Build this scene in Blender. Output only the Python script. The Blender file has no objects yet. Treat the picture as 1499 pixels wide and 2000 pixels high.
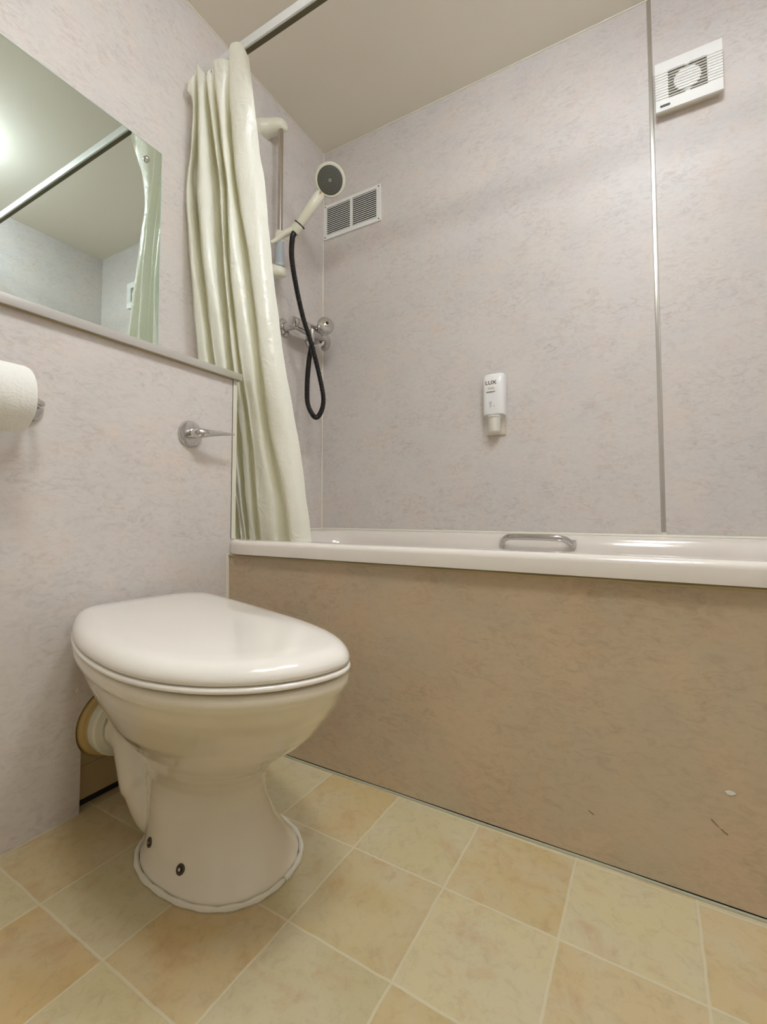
import bpy, bmesh, math, random
from mathutils import Vector, Matrix
random.seed(7)
S = bpy.context.scene
C = S.collection
PI = math.pi

# ------------------------------------------------------------------ camera
cam = bpy.data.cameras.new('camera'); co = bpy.data.objects.new('camera', cam); C.objects.link(co)
CAMZ = 0.577
co.location = (0, 0, CAMZ)
co.rotation_euler = (PI/2 + 0.0466, 0.0, 0.5217)
cam.sensor_fit = 'HORIZONTAL'; cam.sensor_width = 36.0
cam.lens = 898.5/1499*36
cam.shift_x = (749.5-738.06)/1499; cam.shift_y = (958.86-1000)/1499
cam.clip_start = 0.02
S.camera = co
# ------------------------------------------------------------------ world, exposure
w = bpy.data.worlds.new('world'); S.world = w; w.use_nodes = True
w.node_tree.nodes['Background'].inputs[0].default_value = (0.8, 0.85, 0.9, 1)
w.node_tree.nodes['Background'].inputs[1].default_value = 0.0
S.view_settings.view_transform = 'Standard'; S.view_settings.look = 'None'
S.view_settings.gamma = 1; S.view_settings.use_curve_mapping = False
S.view_settings.exposure = 1.95
LAMP_MAIN = 9.6
LAMP_REAR = 12.0
LAMP_POS = (0.08, 0.62); LAMP_POS2 = (0.0, 0.08)

# ------------------------------------------------------------------ room numbers (metres)
XW, XB, XR = -1.205, -0.9495, 0.557      # left wall, cistern boxing face, right wall
YB, YP, YE, YF = 1.609, 0.861, 0.8806, -1.35  # back wall, bath panel face, boxing end, wall behind camera
H, ZR, ZL = 2.18, 0.506, 0.936

# ------------------------------------------------------------------ helpers
def tag(o, label=None, cat=None, group=None, kind=None):
    if label: o['label'] = label
    if cat: o['category'] = cat
    if group: o['group'] = group
    if kind: o['kind'] = kind
    return o
def link(name, me, m, parent=None, smooth=True, angle=35):
    o = bpy.data.objects.new(name, me); C.objects.link(o)
    if m: me.materials.append(m)
    if parent:
        o.parent = parent; o.matrix_parent_inverse = Matrix.Translation(-parent.location)
    if smooth:
        for p in me.polygons: p.use_smooth = True
        try: me.set_sharp_from_angle(angle=math.radians(angle))
        except Exception: pass
    return o
def obj(name, bm, m, parent=None, smooth=True, angle=35):
    me = bpy.data.meshes.new(name)
    bmesh.ops.recalc_face_normals(bm, faces=bm.faces[:])
    bm.to_mesh(me); bm.free()
    return link(name, me, m, parent, smooth, angle)
def empty(name, loc, label, cat, group=None):
    o = bpy.data.objects.new(name, None); C.objects.link(o); o.location = loc; o.empty_display_size = .02
    return tag(o, label, cat, group)
def struct(name, bm, m, **k):
    return tag(obj(name, bm, m, **k), kind='structure')
def bx(bm, x0, x1, y0, y1, z0, z1, bev=0.0, seg=2):
    r = bmesh.ops.create_cube(bm, size=1.0)
    for v in r['verts']:
        v.co = Vector(((x0+x1)/2+v.co.x*(x1-x0), (y0+y1)/2+v.co.y*(y1-y0), (z0+z1)/2+v.co.z*(z1-z0)))
    if bev > 0:
        es = list({e for v in r['verts'] for e in v.link_edges})
        bmesh.ops.bevel(bm, geom=es, offset=bev, segments=seg, profile=0.5, affect='EDGES')
    return bm
def box(*a, **k): return bx(bmesh.new(), *a, **k)
def frame(d):
    d = Vector(d).normalized()
    up = Vector((0, 0, 1)) if abs(d.z) < .9 else Vector((1, 0, 0))
    a = d.cross(up).normalized(); b = d.cross(a).normalized()
    return a, b, d
def rings(bm, R, cap0=True, cap1=True, closed=True):
    V = [[bm.verts.new(p) for p in r] for r in R]
    n = len(V[0])
    for i in range(len(V)-1):
        for j in range(n if closed else n-1):
            bm.faces.new((V[i][j], V[i][(j+1) % n], V[i+1][(j+1) % n], V[i+1][j]))
    if cap0: bm.faces.new(V[0][::-1])
    if cap1: bm.faces.new(V[-1])
    return V
def lathe(bm, o, d, prof, n=32, cap0=True, cap1=True):
    """prof: (distance along d, radius)"""
    a, b, d = frame(d); o = Vector(o)
    R = [[o+d*t+a*(r*math.cos(2*PI*k/n))+b*(r*math.sin(2*PI*k/n)) for k in range(n)] for t, r in prof]
    rings(bm, R, cap0, cap1)
    return bm
def tube(bm, pts, rad, n=14, caps=True):
    P = [Vector(p) for p in pts]; R = []
    rr = [rad[min(len(rad)-1, int(k*len(rad)/len(P)))] for k in range(len(P))] if isinstance(rad, (list, tuple)) else [rad]*len(P)
    t0 = (P[1]-P[0]).normalized(); a, b, _ = frame(t0)
    for i, p in enumerate(P):
        t = (P[min(i+1, len(P)-1)]-P[max(i-1, 0)]).normalized()
        q = t0.rotation_difference(t); a = q @ a; b = q @ b; t0 = t
        R.append([p+a*(rr[i]*math.cos(2*PI*k/n))+b*(rr[i]*math.sin(2*PI*k/n)) for k in range(n)])
    rings(bm, R, caps, caps)
    return bm
def catmull(P, sub):
    P = [Vector(p) for p in P]; out = []
    for i in range(len(P)-1):
        p0, p1, p2, p3 = P[max(i-1, 0)], P[i], P[i+1], P[min(i+2, len(P)-1)]
        for k in range(sub):
            t = k/sub
            out.append(0.5*((2*p1)+(p2-p0)*t+(2*p0-5*p1+4*p2-p3)*t*t+(3*p1-p0-3*p2+p3)*t*t*t))
    out.append(P[-1]); return out
def prism(bm, pts, ext):
    """closed polygon pts extruded by vector ext"""
    e = Vector(ext)
    a = [bm.verts.new(p) for p in pts]; b = [bm.verts.new(Vector(p)+e) for p in pts]
    n = len(a)
    bm.faces.new(a); bm.faces.new(b[::-1])
    for i in range(n): bm.faces.new((a[i], b[i], b[(i+1) % n], a[(i+1) % n]))
    return bm

# ------------------------------------------------------------------ materials
def srgb(r, g, b):
    f = lambda c: (c/255/12.92) if c/255 <= .04045 else ((c/255+.055)/1.055)**2.4
    return (f(r), f(g), f(b), 1)
def mat(name, col, rough=.5, metal=0.0, spec=.5, coat=0.0, sss=0.0, trans=0.0, ior=1.45):
    m = bpy.data.materials.new(name); m.use_nodes = True
    b = m.node_tree.nodes['Principled BSDF']
    b.inputs['Base Color'].default_value = col
    b.inputs['Roughness'].default_value = rough
    b.inputs['Metallic'].default_value = metal
    b.inputs['Specular IOR Level'].default_value = spec
    b.inputs['Coat Weight'].default_value = coat
    b.inputs['Coat Roughness'].default_value = .08
    b.inputs['Transmission Weight'].default_value = trans
    b.inputs['IOR'].default_value = ior
    if sss:
        b.inputs['Subsurface Weight'].default_value = sss
        b.inputs['Subsurface Radius'].default_value = (.01, .008, .005)
        b.inputs['Subsurface Scale'].default_value = .3
    return m
class N:
    """tiny node-graph helper"""
    def __init__(s, m): s.t = m.node_tree; s.b = s.t.nodes['Principled BSDF']
    def n(s, typ, **kw):
        x = s.t.nodes.new(typ)
        for k, v in kw.items():
            if hasattr(x, k): setattr(x, k, v)
        return x
    def l(s, a, b): s.t.links.new(a, b)
    def val(s, sock, v):
        if hasattr(v, 'is_output'): s.l(v, sock)
        else: sock.default_value = v
    def math(s, op, a, b=0.0, c=None):
        x = s.n('ShaderNodeMath', operation=op); s.val(x.inputs[0], a); s.val(x.inputs[1], b)
        if c is not None: s.val(x.inputs[2], c)
        return x.outputs[0]
    def mix(s, f, a, b, mode='MIX'):
        x = s.n('ShaderNodeMix'); x.data_type = 'RGBA'; x.blend_type = mode
        s.val(x.inputs[0], f); s.val(x.inputs[6], a); s.val(x.inputs[7], b)
        return x.outputs[2]
    def coord(s, scale=(1, 1, 1), rot=(0, 0, 0), loc=(0, 0, 0)):
        g = s.n('ShaderNodeNewGeometry'); mp = s.n('ShaderNodeMapping')
        mp.inputs['Scale'].default_value = scale; mp.inputs['Rotation'].default_value = rot
        mp.inputs['Location'].default_value = loc
        s.l(g.outputs['Position'], mp.inputs[0]); return mp.outputs[0]
    def noise(s, vec, scale, detail=4, rough=.5, dist=0.0):
        x = s.n('ShaderNodeTexNoise'); s.l(vec, x.inputs['Vector'])
        x.inputs['Scale'].default_value = scale; x.inputs['Detail'].default_value = detail
        x.inputs['Roughness'].default_value = rough; x.inputs['Distortion'].default_value = dist
        return x.outputs['Fac']
    def ramp(s, f, stops):
        x = s.n('ShaderNodeValToRGB'); s.l(f, x.inputs[0]); e = x.color_ramp.elements
        while len(e) < len(stops): e.new(.5)
        for k, (p, c) in enumerate(stops):
            e[k].position = p; e[k].color = c if len(c) == 4 else (*c, 1)
        return x.outputs[0]
    def bump(s, h, strength, dist=.002):
        x = s.n('ShaderNodeBump'); x.inputs['Strength'].default_value = strength; x.inputs['Distance'].default_value = dist
        s.l(h, x.inputs['Height']); s.l(x.outputs[0], s.b.inputs['Normal'])

def laminate(name, vertical=False):
    """pinkish marbled wall laminate: soft blotches with short brushed strokes"""
    m = mat(name, (1, 1, 1, 1), rough=.42, spec=.4); g = N(m)
    if vertical:
        base, grey, peach, vein = srgb(212, 191, 162), srgb(204, 188, 162), srgb(212, 184, 153), srgb(152, 128, 102)  # panel tones: beige board, with the warm low light mixed into the colour
    else:
        base, grey, peach, vein = srgb(221, 213, 206), srgb(216, 210, 205), srgb(225, 209, 197), srgb(166, 152, 146)
    a = g.noise(g.coord(), 6.5, 3, .55, .4)
    b = g.noise(g.coord(loc=(7, 3, 1)), 11, 4, .6, .8)
    c1 = g.mix(g.ramp(a, [(.38, (0, 0, 0)), (.62, (1, 1, 1))]), grey, base)
    c2 = g.mix(g.ramp(b, [(.48, (0, 0, 0)), (.75, (.65, .65, .65))]), c1, peach)
    rot = (.0, .5, .5) if not vertical else (.3, 1.1, .2)
    st = g.noise(g.coord(scale=(1.0, 1.0, 2.2), rot=rot), 34, 6, .7, 1.2)
    area = g.noise(g.coord(loc=(2, 9, 4)), 11, 2, .5)
    f = g.math('MULTIPLY', g.ramp(st, [(.46, (0, 0, 0)), (.72, (1, 1, 1))]), g.ramp(area, [(.36, (.25,)*3), (.62, (.8,)*3)]))
    c3 = g.mix(g.math('MULTIPLY', f, .56), c2, vein)
    st2 = g.noise(g.coord(scale=(1, 1, 2.0), rot=rot, loc=(4, 4, 4)), 75, 5, .65, .8)
    c4 = g.mix(g.math('MULTIPLY', g.ramp(st2, [(.52, (0, 0, 0)), (.75, (1, 1, 1))]), .22), c3, srgb(176, 146, 128))
    g.l(c4, g.b.inputs['Base Color'])
    g.bump(g.noise(g.coord(), 3.2, 2, .5), .18, .02)
    return m
M = {}
M['laminate'] = laminate('marbled_laminate')
M['laminate2'] = laminate('marbled_laminate_panel', True)
M['ceiling'] = mat('ceiling_paint', srgb(235, 228, 214), .38, spec=.4)
M['cream'] = mat('cream_plastic', srgb(228, 224, 204), .3, coat=.3)
M['sealant'] = mat('sealant', srgb(234, 228, 210), .45)
M['old_sealant'] = mat('old_sealant', srgb(196, 180, 140), .55)
M['bath'] = mat('bath_enamel', srgb(233, 224, 214), .12, coat=.6)
M['pan'] = mat('glazed_ceramic', srgb(235, 226, 206), .1, coat=.7)
M['seat'] = mat('seat_plastic', srgb(244, 238, 228), .16, coat=.5)
M['white'] = mat('white_plastic', srgb(240, 238, 232), .35)
M['offwhite'] = mat('offwhite_plastic', srgb(232, 228, 208), .3, coat=.2)
M['greyblue'] = mat('grey_sleeve', srgb(178, 184, 188), .35)
M['chrome'] = mat('chrome', (.62, .61, .60, 1), .08, 1.0)
M['brushed'] = mat('brushed_steel', (.55, .50, .44, 1), .25, 1.0)
M['alu'] = mat('aluminium', (.70, .68, .64, 1), .35, .75)
M['mirror'] = mat('mirror_silver', (.78, .88, .84, 1), .0, 1.0)
M['glassedge'] = mat('glass_edge', srgb(190, 205, 195), .1)
M['black'] = mat('flat_black', (.012, .011, .01, 1), .7)  # painted shade for gaps and the duct, plus small black parts
M['dark'] = mat('shaded_interior', srgb(98, 90, 66), .6)  # dark olive with the inside shade put into the colour
M['face'] = mat('grey_rubber_face', srgb(88, 88, 78), .5)
M['jet'] = mat('nozzle_grey', srgb(150, 150, 140), .4)
M['board'] = mat('beige_board', srgb(170, 150, 112), .6)
M['ring'] = mat('yellowed_rubber', srgb(205, 178, 120), .5)
M['ink'] = mat('dark_brown_ink', srgb(92, 72, 40), .5)
M['gold'] = mat('gold_ink', srgb(215, 170, 110), .5)
M['inkgrey'] = mat('grey_ink', srgb(120, 125, 130), .5)
M['rust'] = mat('dark_bolt', (.10, .08, .06, 1), .4, .8)
M['door'] = mat('door_paint', srgb(225, 220, 208), .4)
M['clear'] = mat('clear_plastic', (.95, .93, .88, 1), .12); M['clear'].node_tree.nodes['Principled BSDF'].inputs['Alpha'].default_value = .22

# wipe marks on the ceiling paint: barely visible
g = N(M['ceiling'])
g.l(g.mix(g.math('MULTIPLY', g.noise(g.coord(), 2.5, 3), .25), srgb(240, 232, 216), srgb(230, 222, 205)), g.b.inputs['Base Color'])

# curtain: thin, glossy, yellowish vinyl that lets light through
m = mat('curtain_vinyl', srgb(253, 252, 242), .22, spec=.55); M['curtain'] = m; g = N(m)
tr = g.n('ShaderNodeBsdfTranslucent'); tr.inputs[0].default_value = srgb(255, 251, 206)
mx = g.n('ShaderNodeMixShader'); mx.inputs[0].default_value = .25
g.l(g.b.outputs[0], mx.inputs[1]); g.l(tr.outputs[0], mx.inputs[2])
g.l(mx.outputs[0], g.t.nodes['Material Output'].inputs['Surface'])
wr = g.math('ADD', g.noise(g.coord(scale=(1, 1, .45)), 14, 3, .5, .6), g.math('MULTIPLY', g.noise(g.coord(), 30, 3, .5, 1.6), .4))
g.bump(wr, .55, .012)

# toilet paper
m = mat('tissue', srgb(240, 238, 230), .9, spec=.1); M['paper'] = m; g = N(m)
v = g.n('ShaderNodeTexVoronoi'); g.l(g.coord(), v.inputs['Vector']); v.inputs['Scale'].default_value = 260
g.bump(g.math('ADD', v.outputs['Distance'], g.noise(g.coord(), 120, 3)), .35, .0015)

# black ribbed hose
m = mat('hose_black', (.008, .006, .005, 1), .3, spec=.5); M['hose'] = m

# floor: sheet vinyl printed as square stone tiles with light joints
GX, GY, GA, GS = -0.4448, 0.691, -0.0164, 0.1665
m = mat('vinyl_tiles', (1, 1, 1, 1), .38, spec=.4); M['floor'] = m; g = N(m)
sep = g.n('ShaderNodeSeparateXYZ'); geo = g.n('ShaderNodeNewGeometry'); g.l(geo.outputs['Position'], sep.inputs[0])
wob = g.math('MULTIPLY', g.math('SUBTRACT', g.noise(g.coord(), 22, 3), .5), .004)
dx = g.math('ADD', g.math('SUBTRACT', sep.outputs[0], GX), wob); dy = g.math('ADD', g.math('SUBTRACT', sep.outputs[1], GY), wob)
ca, sa = math.cos(GA), math.sin(GA)
gi = g.math('DIVIDE', g.math('ADD', g.math('MULTIPLY', dx, ca), g.math('MULTIPLY', dy, sa)), GS)
gj = g.math('DIVIDE', g.math('SUBTRACT', g.math('MULTIPLY', dx, sa), g.math('MULTIPLY', dy, ca)), GS)
fi, fj = g.math('FLOOR', gi), g.math('FLOOR', gj)
def edge(u): return g.math('SUBTRACT', .5, g.math('ABSOLUTE', g.math('SUBTRACT', g.math('FRACT', u), .5)))
ed = g.math('MINIMUM', edge(gi), edge(gj))
mr = g.n('ShaderNodeMapRange'); mr.interpolation_type = 'SMOOTHSTEP'; g.l(ed, mr.inputs[0])
mr.inputs[1].default_value = .006; mr.inputs[2].default_value = .016; mr.inputs[3].default_value = 1; mr.inputs[4].default_value = 0
joint = mr.outputs[0]
cell = g.n('ShaderNodeCombineXYZ'); g.l(fi, cell.inputs[0]); g.l(fj, cell.inputs[1])
wn = g.n('ShaderNodeTexWhiteNoise'); wn.noise_dimensions = '2D'; g.l(cell.outputs[0], wn.inputs['Vector'])
chk = g.math('MODULO', g.math('ABSOLUTE', g.math('ADD', fi, fj)), 2)   # 0 warm, 1 greyish
warm = g.mix(wn.outputs['Value'], srgb(206, 178, 128), srgb(196, 178, 132))
cool = g.mix(wn.outputs['Value'], srgb(190, 178, 136), srgb(210, 196, 152))
tone = g.mix(chk, warm, cool)
off = g.n('ShaderNodeVectorMath', operation='ADD'); g.l(geo.outputs['Position'], off.inputs[0]); g.l(wn.outputs['Color'], off.inputs[1])
cl = g.noise(off.outputs[0], 9, 4, .55, .4)
tone = g.mix(g.ramp(cl, [(.35, (0, 0, 0)), (.65, (.7, .7, .7))]), tone, srgb(208, 196, 164))
cl2 = g.noise(off.outputs[0], 16, 5, .6, .6)
tone = g.mix(g.ramp(cl2, [(.54, (0, 0, 0)), (.75, (.6, .6, .6))]), tone, srgb(186, 142, 104))
cl3 = g.noise(off.outputs[0], 60, 5, .7, .5)
tone = g.mix(g.ramp(cl3, [(.5, (0, 0, 0)), (.8, (.35, .35, .35))]), tone, srgb(130, 116, 84))
tone = g.mix(g.math('MULTIPLY', joint, .75), tone, srgb(216, 206, 176))
g.l(tone, g.b.inputs['Base Color'])
g.bump(g.math('ADD', g.math('MULTIPLY', joint, -1.0), g.math('MULTIPLY', cl3, .5)), .25, .0015)

def emis(name, col, st):
    m = bpy.data.materials.new(name); m.use_nodes = True; b = m.node_tree.nodes['Principled BSDF']
    b.inputs['Base Color'].default_value = (.8, .8, .8, 1)
    b.inputs['Emission Color'].default_value = col; b.inputs['Emission Strength'].default_value = st
    return m
M['lamp'] = emis('lamp_glass', (.86, .95, 1.08, 1), LAMP_MAIN)
M['lamp2'] = emis('lamp_glass_rear', (.91, .95, .96, 1), LAMP_REAR)

# ================================================================== SETTING
T = .06
struct('floor', box(XW-T, XR+T, YF-T, YB+T, -.05, 0), M['floor'], smooth=False)
struct('ceiling', box(XW-T, XR+T, YF-T, YB+T, H, H+.05), M['ceiling'], smooth=False)
struct('wall_left', box(XW-T, XW, YF-T, YB+T, 0, H), M['laminate'], smooth=False)
struct('wall_back', box(XW, XR+T, YB, YB+T, 0, H), M['laminate'], smooth=False)
struct('wall_right', box(XR, XR+T, YF-T, YB, 0, H), M['laminate'], smooth=False)
struct('wall_front', box(XW, XR, YF-T, YF, 0, H), M['laminate'], smooth=False)
d1 = struct('door_1', box(-.85, -.11, YF, YF+.03, 0, 1.98, bev=.004), M['door'])
bm = box(-.91, -.85, YF, YF+.045, 0, 2.04); bx(bm, -.11, -.05, YF, YF+.045, 0, 2.04); bx(bm, -.85, -.11, YF, YF+.045, 1.98, 2.04)
obj('door_frame', bm, M['door'], d1, smooth=False)
bm = bmesh.new(); lathe(bm, (-.79, YF+.03, 1.0), (0, 1, 0), [(0, .025), (.008, .025), (.008, .01), (.05, .01)])
tube(bm, [(-.79, YF+.075, 1.0), (-.68, YF+.075, 1.0)], .009); obj('door_handle', bm, M['chrome'], d1)

# cistern boxing: the low false wall the pan stands against, with a cut-out for the soil pipe
HY, HZ, HR = .565, .155, .073
CY0, CY1 = .503, .640
def arc(c0, c1, r, a0, a1, n=28): return [(c0+r*math.cos(a0+(a1-a0)*k/n), c1+r*math.sin(a0+(a1-a0)*k/n)) for k in range(n+1)]
a_r = math.acos((CY1-HY)/HR) if (CY1-HY) < HR else 0.0
a_l = math.acos((HY-CY0)/HR)
arcp = arc(HY, HZ, HR, -a_r, PI+a_l)
poly = [(YF, 0), (YF, ZL), (YE, ZL), (YE, 0), (CY1, 0)] + arcp + [(CY0, 0)]
poly = [(y, z) for y, z in poly]
bm = bmesh.new()
prism(bm, [(XB, y, z) for y, z in poly], (-.012, 0, 0))
bx(bm, XW, XB-.012, YE-.012, YE, 0, ZL)
struct('wall_cistern', bm, M['laminate'], smooth=False)
bc = bpy.data.objects['wall_cistern']
bm = bmesh.new()
prism(bm, [(XB+.0004, y, z) for y, z in ((.4895, .2350), (.4925, .2385), (.4950, .2380), (.4935, .2352), (.4925, .2310))], (-.001, 0, 0))
obj('chipped_spot', bm, M['white'], bc, smooth=False)
bm = box(-.972, -.9615, YF, YE-.013, .018, .0805); bx(bm, -.972, -.9615, YF, YE-.013, .0815, ZL-.01)
struct('trim_1', bm, M['board'], smooth=False)
struct('gap_shade', box(-.985, -.973, YF, YE-.013, 0, ZL-.02), M['black'], smooth=False)  # black sheet standing in for the darkness behind the board
# plastic corner strip of the boxing, from the bath rim up to the ledge
bm = box(XB-.001, XB+.002, YE-.012, YE+.002, ZR+.001, ZL-.001, bev=.0008); bx(bm, XW+.001, XB+.001, YE, YE+.002, ZR+.001, ZL-.001)
struct('trim_3', bm, M['cream'], smooth=False)
struct('trim_4', box(XB, XB+.001, YE-.0132, YE-.012, ZR+.001, ZL-.001), M['black'], smooth=False)
# sealant beads: room corners, ceiling joints, panel corner, floor joint
bm = bmesh.new()
lathe(bm, (XW+.002, YB-.002, ZR), (0, 0, 1), [(0, .0035), (H-ZR, .0035)], 8)
struct('trim_5', bm, M['sealant'])
bm = bmesh.new(); lathe(bm, (XW, YB-.001, H), (1, 0, 0), [(0, .003), (XR-XW, .003)], 8)
lathe(bm, (XW+.001, -1, H), (0, 1, 0), [(0, .0025), (1+YB, .0025)], 8)
struct('trim_6', bm, M['sealant'])
bm = bmesh.new(); tube(bm, [(XB+.001, YP-.002, .004), (XB+.001, YP-.0025, .2), (XB+.001, YP-.002, .35), (XB+.001, YP-.003, .47)], .005, 8)
struct('trim_7', bm, M['sealant'])
bm = bmesh.new(); tube(bm, [(x, YP-.001-.0008*math.sin(x*17), .0) for x in [XB+.01+k*(XR-XB-.02)/24 for k in range(25)]], .0032, 8)
struct('trim_8', bm, mat('floor_trim', srgb(176, 172, 146), .5))
# joint strip between the two back wall boards
bm = bmesh.new()
prism(bm, [(.0475, YB, ZR+.012), (.0495, YB-.003, ZR+.012), (.0555, YB-.0035, ZR+.012), (.0585, YB-.003, ZR+.012), (.0605, YB, ZR+.012)], (0, 0, H-ZR-.012))
struct('trim_9', bm, mat('strip_metal', (.62, .60, .56, 1), .18, .9))
struct('trim_10', box(.0475, .0605, YB-.004, YB, ZR, ZR+.012, bev=.001), M['cream'])
struct('trim_11', box(XB, XB+.0015, -1.0, YE-.015, ZL-.004, ZL-.0005), M['old_sealant'], smooth=False)

# ================================================================== LEDGE
bm = box(XW+.0005, XB+.011, YF+.001, YE+.006, ZL+.0002, ZL+.014, bev=.0015)
led = obj('ledge', bm, M['laminate'], None, smooth=False)
tag(led, 'narrow marbled ledge capping the low boxed wall below the mirror', 'shelf')
bm = box(XB+.011, XB+.0135, YF+.001, YE+.0085, ZL-.002, ZL+.0165, bev=.0008); bx(bm, XW+.001, XB+.011, YE+.006, YE+.0085, ZL-.002, ZL+.0165)
tag(obj('edging_strip', bm, M['alu'], led), 'brushed aluminium edging strip')

# ================================================================== MIRROR
mi = empty('mirror', (XW, .3, 1.28), 'large frameless rectangular mirror on the left wall above the ledge', 'mirror')
MY0, MY1, MZ0, MZ1 = -.45, .812, ZL+.0165, 1.6255
obj('glass_pane', box(XW+.002, XW+.008, MY0, MY1, MZ0, MZ1, bev=.0006, seg=1), M['mirror'], mi, smooth=False)
bm = box(XW+.0005, XW+.002, MY0, MY1, MZ0, MZ1); obj('backing', bm, M['glassedge'], mi, smooth=False)
bm = box(XW+.002, XW+.0085, MY1, MY1+.0018, MZ0, MZ1); bx(bm, XW+.002, XW+.0085, MY0, MY1, MZ1, MZ1+.0012)
obj('polished_edge', bm, M['glassedge'], mi, smooth=False)
for yy in (.765, -.40):
    bm = bmesh.new(); lathe(bm, (XW+.008, yy, 1.5775), (1, 0, 0), [(0, .0085), (.002, .0085), (.005, .0078), (.008, .005), (.009, .001)], 24)
    obj('dome_screw', bm, M['chrome'], mi)

# ================================================================== BATH
def rrect(x0, x1, y0, y1, r, z, n=8):
    P = []
    for cx, cy, a in ((x1-r, y0+r, -PI/2), (x1-r, y1-r, 0), (x0+r, y1-r, PI/2), (x0+r, y0+r, PI)):
        for k in range(n+1):
            t = a+PI/2*k/n; P.append([cx+r*math.cos(t), cy+r*math.sin(t), z])
    # subdivide the long straight runs so the notch round the boxing is clean
    Q = []
    for i, p in enumerate(P):
        q = P[(i+1) % len(P)]; Q.append(p)
        if i % (n+1) == n:
            for k in range(1, 24): Q.append([p[j]+(q[j]-p[j])*k/24 for j in range(3)])
    return Q
def notch(P):
    out = []
    for x, y, z in P:
        if x < XB+.001 and y < YE+.003:
            y = YE+.003
        out.append((x, y, z))
    return out
ob = (XW+.001, XR-.001, YP-.016, YB-.001)
R = []
R.append(notch(rrect(*ob, .006, ZR-.036)))
R.append(notch(rrect(*ob, .006, ZR-.012)))
for d, dz in ((.0015, .007), (.005, .003), (.011, .0005), (.018, 0)):
    R.append(notch(rrect(ob[0]+d, ob[1]-d, ob[2]+d, ob[3]-d, .008, ZR-dz)))
def inn(l, r, f, b, rad, z): return rrect(XW+l, XR-r, YP-.016+f, YB-b, rad, z)
R.append(inn(.075, .075, .062, .052, .09, ZR-.001))
R.append(inn(.082, .082, .068, .058, .10, ZR-.004))
R.append(inn(.090, .090, .074, .066, .11, ZR-.012))
R.append(inn(.105, .105, .086, .078, .12, ZR-.05))
R.append(inn(.125, .15, .10, .092, .12, ZR-.15))
R.append(inn(.15, .22, .12, .11, .12, ZR-.28))
R.append(inn(.18, .28, .15, .14, .11, ZR-.35))
R.append(inn(.25, .36, .22, .21, .09, ZR-.37))
bm = bmesh.new(); rings(bm, R, cap0=False, cap1=True)
bath = obj('bathtub', bm, M['bath'], angle=50)
tag(bath, 'cream built-in bathtub along the back wall with a rounded front rim', 'bathtub')
sm = bmesh.new(); tube(sm, [(XW+.006, YB-.0055, ZR+.0005), (XR-.006, YB-.0055, ZR+.0005)], .005, 8)
tube(sm, [(XW+.0055, YE+.01, ZR+.0005), (XW+.0055, YB-.006, ZR+.0005)], .005, 8)
obj('sealant_bead', sm, M['sealant'], bath)
bm = bmesh.new(); lathe(bm, (-.55, 1.22, ZR-.3705), (0, 0, 1), [(0, .035), (.003, .034), (.004, .02), (.002, .001)], 24)
obj('plug_hole', bm, M['chrome'], bath)
# moulded grip on the far inner side
def gp(u): return u
bm = bmesh.new()
gp_pts = [(-.405, 1.532, .478), (-.398, 1.518, .484), (-.382, 1.503, .495), (-.36, 1.495, .499), (-.295, 1.493, .500), (-.23, 1.495, .499), (-.208, 1.503, .495), (-.192, 1.518, .484), (-.185, 1.532, .478)]
pts = catmull(gp_pts, 6)
RR = []
for i, q in enumerate(pts):
    t = (pts[min(i+1, len(pts)-1)]-pts[max(i-1, 0)]).normalized(); n1 = t.cross(Vector((0, 0, 1))).normalized(); n2 = n1.cross(t)
    u = abs(i/(len(pts)-1)-.5)*2; wa = .010+.006*max(0, u-.72)/.28; wb = .0085
    RR.append([q+n1*(wb*math.cos(2*PI*k/14))+n2*(wa*math.sin(2*PI*k/14)) for k in range(14)])
rings(bm, RR)
tag(obj('grab_handle', bm, M['chrome'], bath), 'chrome grab handle')

# bath panel
bm = box(XB+.0005, XR-.001, YP, YP+.012, .0045, ZR-.038)
pan_ = obj('bath_panel', bm, M['laminate2'], smooth=False)
tag(pan_, 'marbled beige panel closing the front of the bathtub down to the floor', 'bath panel')
obj('plinth_shade', box(XB+.0005, XR-.001, YP+.003, YP+.012, 0, .0046), M['black'], pan_, smooth=False)  # black filler strip; its colour is the shade under the panel
bm = bmesh.new(); tube(bm, [(XB+.004+k*(XR-XB-.01)/30, YP-.001, ZR-.0405-.0008*math.sin(k*1.7)) for k in range(31)], .0042, 8)
tag(obj('sealant_bead', bm, M['old_sealant'], pan_), 'yellowed sealant line under the rim')
# chip and scratches
bm = bmesh.new()
V_ = [(.0965, .166), (.1005, .1685), (.1055, .1685), (.1095, .166), (.104, .1625), (.099, .1628)]
prism(bm, [(x, YP-.0008, z) for x, z in V_], (0, .001, 0)); obj('chipped_spot', bm, M['white'], pan_, smooth=False)
SCR = mat('scratch_brown', srgb(120, 84, 60), .7)
for x, z, l, a in ((.083, .116, .012, -.75), (.094, .107, .010, -.6), (-.085, .078, .010, -.5)):
    c, sn = math.cos(a)*l/2, math.sin(a)*l/2
    bm = bmesh.new()
    prism(bm, [(x-c, YP-.0006, z-sn), (x+c, YP-.0006, z+sn), (x+c, YP-.0006, z+sn+.0009), (x-c, YP-.0006, z-sn+.0009)], (0, .001, 0))
    obj('scratch', bm, SCR, pan_, smooth=False)

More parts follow.
